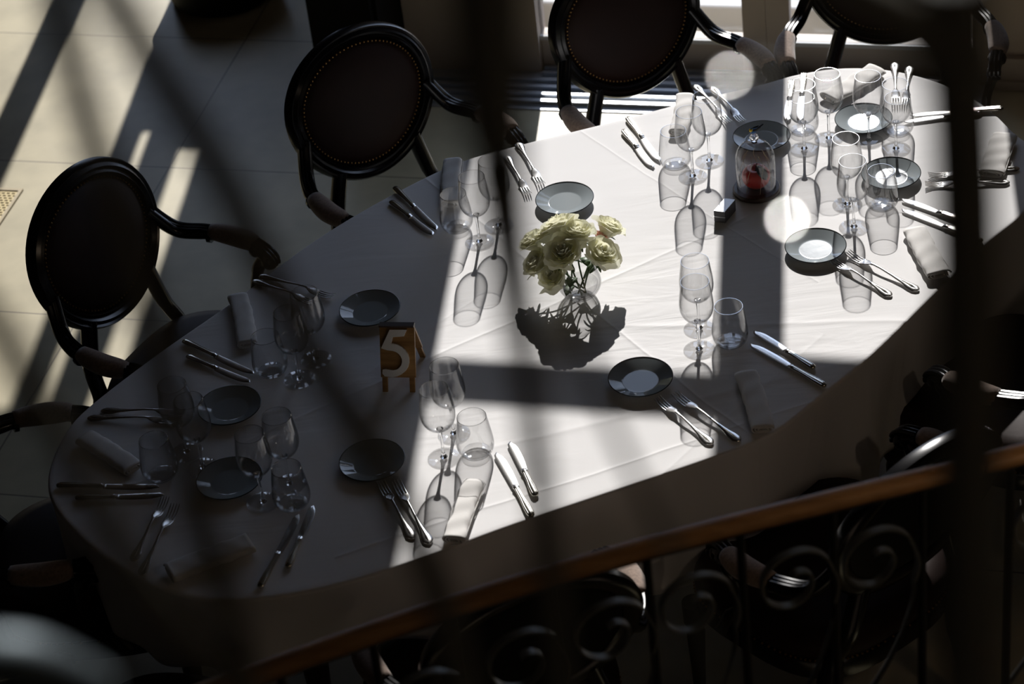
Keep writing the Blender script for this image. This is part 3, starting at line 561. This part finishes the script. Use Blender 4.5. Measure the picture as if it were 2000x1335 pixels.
# ------------------------------------------------------------------ glass dome with apple, bird, small box, number stand
cx_, cy_ = CLOCHE
cd = empty('glass_dome', (cx_, cy_, TZ)); tag(cd, 'bell shaped glass dome on a dark round base, in the middle of the table', 'dome')
MB().lathe([(0, .001), (.060, .001), (.062, .004), (.062, .010), (.059, .014), (0, .014)], 48).build('base', M_wood, cd, ang=40)
do = [(.0505, .015), (.0515, .018), (.0515, .06), (.0515, .10), (.049, .118), (.042, .133), (.030, .145), (.015, .151), (.006, .153)]
di = [(.004, .1515), (.014, .1495), (.0292, .1435), (.041, .132), (.048, .1175), (.0503, .10), (.0503, .06), (.0503, .018), (.0495, .015)]
MB().lathe([(p.x, p.y) for p in spline([(a, b, 0) for a, b in do], 3)]+[(p.x, p.y) for p in spline([(a, b, 0) for a, b in di], 3)], 56, closed=True).build('bell', M_dome, cd, ang=70)
MB().lathe([(0, .1515), (.008, .152), (.006, .155), (.010, .159), (.0125, .165), (.010, .172), (.004, .1755), (0, .176)], 28).build('knob', M_stem, cd, ang=70)
ap = empty('red_apple', (cx_, cy_, TZ+.0145)); tag(ap, 'shiny red apple under the glass dome', 'apple')
pr = []
for i in range(25):
    a = -pi/2+pi*i/24; rr = .037*math.cos(a)*(1+.10*math.sin(a)); zz = .033+.033*math.sin(a); 
    if i > 19: zz -= .0018*(i-19)**1.4
    if i < 3: zz += .0012*(3-i)
    pr.append((rr, zz))
zs = min(z for _, z in pr); pr = [(a, b-zs) for a, b in pr]
MB().lathe(pr, 40).build('flesh', M_apple, ap, ang=180)
MB().tube([(0, 0, .048), (.001, .0, .062), (.004, .001, .072)], [.0016, .0013, .0018], 8).build('stalk', M_wood, ap)
lf = MB(); rows = []
for i in range(9):
    t = i/8; wv = .013*math.sin(pi*t)**.7; a_ = .25+1.25*t; ph = -1.25+.25*t
    c = Vector((.040*math.sin(a_)*math.cos(ph), .040*math.sin(a_)*math.sin(ph), .034+.036*math.cos(a_)+.002)); side = Vector((-math.sin(ph), math.cos(ph), 0))
    rows.append([c-side*wv-Vector((0, 0, .001)), c+Vector((0, 0, .001)), c+side*wv-Vector((0, 0, .001))])
lf.rings(rows, close=False); lo = lf.build('leaf', M_dleaf, ap, ang=180); s = lo.modifiers.new('thick', 'SOLIDIFY'); s.thickness = .0008
tw = empty('dried_twigs', (cx_, cy_, TZ+.0145)); tag(tw, 'thin pale dried twigs standing around the apple inside the glass dome', 'twigs')
for k in range(7):
    a = k*.9+.3; r_ = .041; MB().tube(spline([(r_*math.cos(a), r_*math.sin(a), .001), (r_*1.02*math.cos(a+.1), r_*1.02*math.sin(a+.1), .04), (.036*math.cos(a+.35), .036*math.sin(a+.35), .08), (.022*math.cos(a+.2), .022*math.sin(a+.2), .105)], 5), .0006, 5).build('twig', M_twig, tw)
# little bird ornament on the knob
bd = empty('bird_figurine', (cx_, cy_, TZ+.176)); bd.rotation_euler = (0, 0, .35); tag(bd, 'tiny blue and yellow songbird figurine perched on the knob of the glass dome', 'figurine')
body = [(-.010, .0005, .010), (-.0085, .0045, .011), (-.004, .0068, .010), (.002, .0066, .0105), (.008, .0045, .012), (.012, .0022, .0135)]
MB().rings([[(x, rr*math.cos(2*pi*k/14), z+rr*math.sin(2*pi*k/14)) for k in range(14)] for x, rr, z in body]).build('body', M_blue, bd, ang=180)
MB().sphere((-.0085, 0, .0150), .0052, 14, 8).build('head', M_yel, bd)
MB().tube([(-.0085, 0, .0182), (-.006, 0, .0196)], [.0042, .003], 10, 1, .5).build('cap', M_blue, bd)
MB().tube([(-.0135, 0, .0148), (-.0175, 0, .0140)], [.0013, .0002], 6).build('beak', M_bblk, bd)
MB().rings([ell(x, a, z, b, 10) for x, a, z, b in ((.006, .005, .013, .002), (.016, .0045, .0165, .0012), (.028, .0025, .021, .0006))]).build('tail', M_bblk, bd)
for s_ in (-1, 1): MB().rings([ell(x, a, z, b, 10, .0052*s_) for x, a, z, b in ((-.004, .0012, .0125, .003), (.004, .0016, .0135, .0045), (.017, .0008, .0165, .0015))]).build('wing', M_bblk, bd)
for s_ in (-1, 1): MB().tube([(-.001, .0022*s_, .0055), (-.002, .0024*s_, .0)], .0007, 6).build('foot', M_bblk, bd)
# small box
b0, b1, b2 = [Vector((*p, 0)) for p in BOX]; bxv = (b1-b0).normalized(); byv = Vector((-bxv.y, bxv.x, 0))
BX = empty('small_box', (b0.x, b0.y, TZ), math.atan2(bxv.y, bxv.x)+.0); tag(BX, 'small dark box with a bright silver paper top, left of the glass dome', 'box')
bm = MB(); sh = .010
bm.add([(0, 0, 0), (.030, 0, 0), (.030+sh, .062, 0), (sh, .062, 0), (0, 0, .033), (.030, 0, .033), (.030+sh, .062, .033), (sh, .062, .033)], [(0, 3, 2, 1), (4, 5, 6, 7), (0, 1, 5, 4), (1, 2, 6, 5), (2, 3, 7, 6), (3, 0, 4, 7)])
bm.build('tray', M_card, BX, smooth=False, bevel=.001)
bm = MB(); bm.add([(.0008, .0008, .0332), (.0292, .0008, .0332), (.0292+sh, .061, .0332), (sh+.0008, .061, .0332), (.0008, .0008, .0345), (.0292, .0008, .0345), (.0292+sh, .061, .0345), (sh+.0008, .061, .0345)], [(0, 3, 2, 1), (4, 5, 6, 7), (0, 1, 5, 4), (1, 2, 6, 5), (2, 3, 7, 6), (3, 0, 4, 7)])
bm.build('lid', M_foil, BX, smooth=False)
MB().box((-.0005, -.0005, .016), (.0305, .0002, .0175)).build('seam', M_foil, BX, smooth=False)
# number stand
s0, s1, s2 = [Vector((*p, 0)) for p in SIGN]; ax = (s1-s0).normalized(); ay = Vector((-ax.y, ax.x, 0)); SW = (s1-s0).length
sg = empty('number_stand', (s0.x, s0.y, TZ), math.atan2(ax.y, ax.x)); tag(sg, 'wooden table number stand shaped like a small easel with white numeral 5', 'table number')
depth = max(.10, (s2-s1).dot(ay)); SL = math.atan2(depth/2, .148); slen = math.hypot(depth/2, .148)
FM = Matrix.Rotation(-SL, 4, 'X')   # local z leans back
def fbox(mb, a, b, M_=FM): return mb.box(a, b, M_)
bmm = MB(); fbox(bmm, (0, 0, .036), (SW, .006, slen)); bmm.build('front_board', M_oak, sg, smooth=False, bevel=.0008)
for x in (.003, SW-.016): bm2 = MB(); fbox(bm2, (x, .0005, .0), (x+.013, .0065, .036)); bm2.build('leg', M_oak, sg, smooth=False, bevel=.0006)
RM = Matrix.Translation((0, depth, 0)) @ Matrix.Rotation(SL, 4, 'X')
bm2 = MB(); fbox(bm2, (0, -.006, .055), (SW, 0, slen), RM); bm2.build('rear_board', M_oak, sg, smooth=False, bevel=.0008)
for x in (.003, SW-.016): bm2 = MB(); fbox(bm2, (x, -.0065, .0), (x+.013, -.0005, .055), RM); bm2.build('leg', M_oak, sg, smooth=False, bevel=.0006)
MB().box((0, depth/2-.008, .145), (SW, depth/2+.008, .150)).build('ridge_strip', M_wood, sg, smooth=False)
# numeral 5 outline (unit box), solid with depth
def five():
    out = [(.33, 1.0), (.93, 1.0), (.82, .86), (.42, .84), (.36, .70)]
    for k in range(13):
        a = math.radians(100-k*15.5); out.append((.34+.66*math.cos(a)*.98, .345+.355*math.sin(a)*1.02))
    out += [(.10, .0), (.02, .06), (.03, .14), (.12, .155), (.40, .13)]
    for k in range(9):
        a = math.radians(-58+k*17); out.append((.34+.40*math.cos(a), .335+.215*math.sin(a)))
    out += [(.22, .56), (.0, .60)]
    return out
from mathutils.geometry import tessellate_polygon
o5 = five(); hw, hh = SW*.80, .114
pf = [Vector((SW*.05+x*hw, -.0075, .040+y*hh)) for x, y in o5]; pb = [Vector((p.x, .0, p.z)) for p in pf]; n5 = len(pf)
tri = tessellate_polygon([[Vector((p.x, p.z, 0)) for p in pf]]); fb = MB()
fb.add([FM @ p for p in pf]+[FM @ p for p in pb], [tuple(t) for t in tri]+[tuple(i+n5 for i in t)[::-1] for t in tri]+[(i, (i+1) % n5, (i+1) % n5+n5, i+n5) for i in range(n5)])
nm = fb.build('numeral', M_white, sg, smooth=False); nm['label'] = 'white raised numeral 5'

# ------------------------------------------------------------------ chairs
def make_chair():
    r = empty('armchair')
    # back oval : local frame at centre (0,-.30,.79), tilt back
    TL = math.radians(13); C0 = Vector((0, -.30, .80)); BMx = Matrix.Translation(C0) @ Matrix.Rotation(TL, 4, 'X')
    A, B = .228, .198
    def ov(a, b, k, n, y=0):
        t = 2*pi*k/n; x = a*math.cos(t); z = b*math.sin(t); x *= 1+.07*z/b   # slightly wider at the top
        return Vector((x, y, z))
    n_ = 72; rs = []
    prof = [(-.026, -.012), (-.024, .006), (-.018, .016), (-.010, .012), (-.002, .020), (.008, .014), (.014, .018), (.020, .008), (.022, -.010), (.012, -.020), (-.014, -.020)]
    for k in range(n_): rs.append([BMx @ ov(A-.0+pa, B+pa, k, n_, pb_) for pa, pb_ in prof])
    MB().rings(rs, loop=True).build('back_frame', M_lacquer, r, ang=50)
    pd = MB(); rr = []
    for s, y in ((.001, .030), (.3, .029), (.6, .025), (.85, .017), (.97, .006), (1, -.002)): rr.append([BMx @ ov((A-.024)*s, (B-.024)*s, k, n_, y) for k in range(n_)])
    pd.rings(rr, True, True, False).build('back_cushion', M_leather, r, ang=80)
    pd = MB(); rr = []
    for s, y in ((1, -.008), (.9, -.016), (.5, -.022), (.001, -.024)): rr.append([BMx @ ov((A-.022)*s, (B-.022)*s, k, n_, y) for k in range(n_)])
    pd.rings(rr, True, False, True).build('back_panel', M_black, r, ang=80)
    nl = MB()
    for k in range(96): nl.sphere(BMx @ ov(A-.030, B-.030, k, 96, .008), .0032, 6, 4)
    o = nl.build('nail_trim', M_brass, r)
    # stiles
    for s in (-1, 1):
        p0 = BMx @ ov(A, B, 0, 360, 0); pts = [BMx @ ov(A-.004, B-.004, 270+s*38, 360, 0), Vector((s*.165, -.262, .52)), Vector((s*.185, -.235, .44)), Vector((s*.20, -.235, .36))]
        MB().tube(spline(pts, 5), [.024]*6+[.022]*5+[.026]*5, 10, 1, .9).build('stile', M_lacquer, r)
    # seat
    def seat(s, z, n=48):
        o_ = []
        for k in range(n):
            t = 2*pi*k/n; c, s_ = math.cos(t), math.sin(t); e = .62
            x = .265*math.copysign(abs(c)**e, c); y = .25*math.copysign(abs(s_)**e, s_); x *= (1+.10*y/.25); o_.append((x*s, -.005+y*s, z))
        return o_
    MB().rings([seat(.96, .355), seat(1.0, .36), seat(1.0, .405), seat(.985, .412)]).build('seat_rail', M_lacquer, r, ang=50)
    MB().rings([seat(.975, .41), seat(1.0, .425), seat(1.0, .45), seat(.96, .472), seat(.8, .487), seat(.4, .494), seat(.01, .495)]).build('seat_cushion', M_leather, r, ang=80)
    nl = MB(); P_ = seat(1.003, .417, 110)
    for p in P_: nl.sphere(p, .0032, 6, 4)
    nl.build('seat_nail_trim', M_brass, r)
    # legs
    for s in (-1, 1):
        MB().lathe([(0, 0), (.012, 0), (.014, .012), (.0125, .02), (.018, .16), (.023, .27), (.019, .285), (.027, .30), (.029, .36), (0, .36)], 18, (s*.245, .19, 0)).build('leg', M_lacquer, r)
        MB().tube(spline([(s*.20, -.225, .37), (s*.205, -.235, .24), (s*.215, -.275, .10), (s*.22, -.32, .0)], 5), [.027]*5+[.022]*5+[.018]*5+[.015], 10).build('leg', M_lacquer, r)
    # arms
    for s in (-1, 1):
        a0 = BMx @ ov(A, B, (180-188 if s > 0 else 188), 360, 0)
        pts = [a0+Vector((-s*.01, .0, 0)), Vector((s*.255, -.244, .695)), Vector((s*.29, -.171, .680)), Vector((s*.305, -.085, .672)), Vector((s*.298, -.016, .668)), Vector((s*.285, .026, .655))]
        sp = spline(pts, 6); ar = MB(); ar.tube(sp, [.021]*12+[.019]*13+[.020]*6, 12, 1, .8)
        ar.sphere((s*.284, .033, .643), .026, 14, 10, (.82, .9, 1.0))
        am = ar.build('arm', M_lacquer, r, ang=70)
        fl_ = MB(); fr_ = MB()
        for off in (-.012, 0, .012):
            seg = sp[2:14]; fl_.tube([p+Vector((off, 0, .0165)) for p in seg], .0062, 6)
            pts2 = [Vector((s*.296+off, -.012, .686)), Vector((s*.29+off, .012, .683)), Vector((s*.286+off, .036, .674)), Vector((s*.284+off, .054, .655)), Vector((s*.284+off, .054, .635))]
            fr_.tube(spline(pts2, 4), .0062, 8)
        fl_.build('rear_flutes', M_lacquer, am); fr_.build('front_flutes', M_lacquer, am)
        for i_ in (13, 25):
            cf = MB(); p = sp[i_]; t = (sp[min(i_+1, len(sp)-1)]-sp[i_-1]).normalized(); cf.tube([p-t*.006, p+t*.006], .027, 12, 1, .85); cf.build('collar', M_lacquer, am, ang=50)
        pdm = MB(); seg = sp[13:25]; m_n = len(seg)
        pdm.tube([p+Vector((0, 0, .010)) for p in seg], [.018+.013*math.sin(pi*(i+.6)/(m_n+.2))**.5 for i in range(m_n)], 14, 1.0, .85)
        pdm.build('arm_pad', M_velvet, r, ang=80)
        sup = spline([(s*.288, .02, .65), (s*.285, -.012, .60), (s*.268, -.02, .52), (s*.262, .03, .44), (s*.262, .06, .38)], 5)
        MB().tube(sup, [.018]*6+[.014]*8+[.02]*7, 10).build('arm_support', M_lacquer, r)
    return r
CH = [((-1.055, 5.55), -33, 'black oval-backed armchair standing alone on the sunlit floor at the left'),
      ((-.335, 6.106), -54, 'black oval-backed armchair with nail-trimmed back, behind the shaded left side of the table'),
      ((.442, 6.365), -64.5, 'oval-backed armchair with brown leather back, at the top middle in front of the glass door'),
      ((1.22, 6.47), -98, 'oval-backed armchair at the top right beside the door post, mostly behind blurred ironwork'),
      ((-1.37, 4.68), 4, 'armchair at the left end of the table, only its arm and seat in view'),
      ((-.95, 3.70), 66, 'black armchair in deep shade at the bottom left corner'),
      ((-.037, 3.842), 106.5, 'armchair with sunlit taupe arm pads below the middle of the handrail'),
      ((.822, 4.10), 123, 'large black armchair back behind the iron scrolls at the lower right'),
      ((1.435, 4.68), 131, 'armchair at the right edge of the photo with its arm end near the hanging cloth')]
P0 = make_chair()
for k, ((x, y), f, lab) in enumerate(CH):
    o = P0 if k == 0 else copy_tree(P0); fr = math.radians(f); o.location = (x+.30*math.cos(fr), y+.30*math.sin(fr), 0); o.rotation_euler = (0, 0, fr-pi/2)
    tag(o, lab, 'armchair', 'armchairs around the table')

# ------------------------------------------------------------------ staircase balustrade (lower) and gallery railing (near the camera)
sb = empty('stair_balustrade', (0, 0, 0)); tag(sb, 'stair balustrade with brown wooden handrail and black iron scrolls in the foreground', 'balustrade')
RP0 = [(-2.3, 2.42, 1.45), (-1.2, 2.70, 1.62), RAILPTS[0], RAILPTS[1], RAILPTS[2], RAILPTS[3], (1.6, 3.40, 1.66), (2.4, 3.62, 1.62)]
hr = spline(RP0, 8)
MB().tube(hr, .0215, 14, 1, .72).build('handrail', M_rail, sb, ang=80)
sbar = MB(); sbar.tube([p+Vector((0, 0, -.020)) for p in hr], .009, 6, 1, .6); sbar.build('rail_bar', M_iron, sb)
def railz(x):
    best = min(hr, key=lambda p: abs(p.x-x)); return best
for (x, y) in BALUS+[(-.78, 2.80), (-1.0, 2.75), (1.05, 3.26), (1.3, 3.33)]:
    q = railz(x); MB().tube([(x, y, q.z-.018), (x, y, q.z-.5), (x, y, .80)], .0075, 8).build('baluster', M_iron, sb)
sdx = Vector((.698+.471, 3.17-2.89, 0)).normalized(); sdn = Vector((-sdx.y, sdx.x, 0))
def scroll_curve(c, R, flip):
    pts = []
    for k in range(61):
        t = k/60; a = math.radians(75)-t*math.radians(600); rr = R*(.22+.78*(1-t)**1.0) if False else R*(1.0-.74*t)
        pts.append((rr*math.cos(a), rr*math.sin(a)))
    return pts
for (x, y, z) in SCROLLS+[(x_, y_, z_) for (x_, y_, z_) in [(-.215, 2.951, 1.54), (-.37, 2.914, 1.53), (.86, 3.209, 1.53), (1.05, 3.254, 1.52)]]:
    st = MB(); rows = []; KR = [(75, .010), (0, .036), (-90, .056), (-180, .052), (-270, .060), (-360, .074), (-405, .105)]
    for k in range(70):
        t = k/69*(len(KR)-1); i0 = min(int(t), len(KR)-2); q_ = t-i0; a = KR[i0][0]*(1-q_)+KR[i0+1][0]*q_; rr = KR[i0][1]*(1-q_)+KR[i0+1][1]*q_; a = math.radians(a)
        for_ = Vector((x, y, z))+sdx*(rr*math.cos(a))+Vector((0, 0, rr*math.sin(a))); rad = (sdx*math.cos(a)+Vector((0, 0, math.sin(a))))
        w2, t2 = .0075, .0022
        rows.append([for_-sdn*w2-rad*t2, for_+sdn*w2-rad*t2, for_+sdn*w2+rad*t2, for_-sdn*w2+rad*t2])
    st.rings(rows); 
    tail = spline([Vector((x, y, z))+sdx*.074+Vector((0, 0, -.074)), Vector((x, y, z))+sdx*.070+Vector((0, 0, -.13)), Vector((x, y, z))+sdx*.03+Vector((0, 0, -.24)), Vector((x, y, z))-sdx*.05+Vector((0, 0, -.36))], 6)
    st.tube(tail, .0065, 6, 1, .4, upv=sdx)
    st.build('scroll', M_scroll, sb, ang=50)
sr = MB(); sr.tube([(-2.3, 2.42, .80), (-.471, 2.89, .80), (.698, 3.17, .80), (2.4, 3.62, .80)], .03, 8, 1, .6); sr.build('bottom_rail', M_iron, sb)
cw = MB(); ns = Vector((-sdn.x, -sdn.y, 0))
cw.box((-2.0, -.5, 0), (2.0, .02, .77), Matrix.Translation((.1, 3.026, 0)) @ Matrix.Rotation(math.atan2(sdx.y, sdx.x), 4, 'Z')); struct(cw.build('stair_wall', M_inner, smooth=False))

gb = empty('gallery_railing', (0, .8, 0)); tag(gb, 'dark blurred wrought iron gallery railing very close to the camera', 'railing')
off = Vector((0, -.8, 0))
def bar(name, pts, rad, m_=M_iron2, n=12): return MB().tube(spline([Vector(p)+off for p in pts], 5), rad, n).build(name, m_, gb)
def ramp(pts, a, b, c): 
    N_ = (len(pts)-1)*5+1; return [(a+(b-a)*min(1, 2*i/N_) if i < N_/2 else b+(c-b)*(2*i/N_-1)) for i in range(N_)]
bar('scroll_bar', BARA, .0062); bar('scroll_bar', BARB, .0070); bar('scroll_bar', BARC, .0058); bar('scroll_bar', BARG, .0026)
bar('baluster', BARD, ramp(BARD, .0150, .0050, .0070)); bar('baluster', BARE, .0132)
for g, RR, ext in ((GLINT[0], .0150, .0045), (GLINT[1], .0185, .0048)):   # domed steel caps added and angled to throw sun glints at the camera
    P_ = Vector(g); hv = (-sd+(Vector((0, 0, CZ))-P_).normalized()).normalized(); q = hv.to_track_quat('Z', 'Y').to_matrix(); am_ = math.asin(ext/RR)
    pf_ = [(RR*math.sin(am_*k/8), RR*math.cos(am_*k/8)-RR*math.cos(am_)) for k in range(9)]+[(ext, -.003), (0, -.003)]
    rv = MB().lathe(pf_, 32); rv.v = [tuple(q @ Vector(v)+P_+off) for v in rv.v]; rv.build('glint_cap', M_steel, gb, ang=50)
MB().sphere(Vector(GLINT[0])+off+Vector((.0118, 0, -.003)), .0062, 20, 12).build('ball_finial', M_iron2, gb)
bar('scroll_bar', BARF, .0100)
BL = [Vector(p) for p in BLOB]
bar('highlight_bar', BLOB, .013, M_steelb, 16)  # thick tube added as a blurred bluish highlight, tint in its colour
# the railing's own top rail, bottom rail and the gallery floor it stands on (outside the view)
MB().box((-1.6, -.03, 4.42), (1.6, .03, 4.47)).build('top_rail', M_rail, gb, smooth=False, bevel=.01)
MB().box((-1.6, -.012, 3.42), (1.6, .012, 3.45)).build('bottom_rail', M_iron2, gb, smooth=False)
gf = MB().box((-2.5, -2.5, 3.0), (2.5, .55, 3.1)); 

lp = empty('fill_lamp', (1.55, 2.75, 2.45)); tag(lp, 'unseen lamp added over the stairs to brighten the handrail', 'lamp')  # added fill lamp outside the view, lights the handrail and scrolls
MB().lathe([(.02, .12), (.03, .115), (.09, .0), (.088, .0), (.028, .110), (.02, .112)], 32).build('lamp_shade', M_brass, lp)
MB().tube([(0, 0, .115), (0, 0, 6.55)], .004, 8).build('cord', M_black, lp)
bm_l = bpy.data.materials.new('fill_bulb'); bm_l.use_nodes = True; bb = bm_l.node_tree.nodes['Principled BSDF']; bb.inputs['Emission Color'].default_value = (1, .72, .42, 1); bb.inputs['Emission Strength'].default_value = 60
MB().sphere((0, 0, .02), .032, 20, 14).build('fill_bulb', bm_l, lp)
pl_ = bpy.data.lights.new('fill_light', 'POINT'); pl_.energy = 9; pl_.color = (1, .80, .60); pl_.shadow_soft_size = .04
po = bpy.data.objects.new('fill_light', pl_); COL.objects.link(po); po.parent = lp; po.location = (0, 0, -.03)

lp2 = copy_tree(lp); lp2.location = (.95, -.35, 5.0); tag(lp2, 'unseen lamp added over the upper gallery to brighten the railing bars', 'lamp')  # second added fill lamp, unseen, lifts the dark near bars
for c in kids(lp2):
    if c.type == 'LIGHT': c.data = c.data.copy(); c.data.energy = 5; c.data.color = (1, .88, .74)
    elif c.name.startswith('cord'): c.scale.z = .601; c.location.z = .046
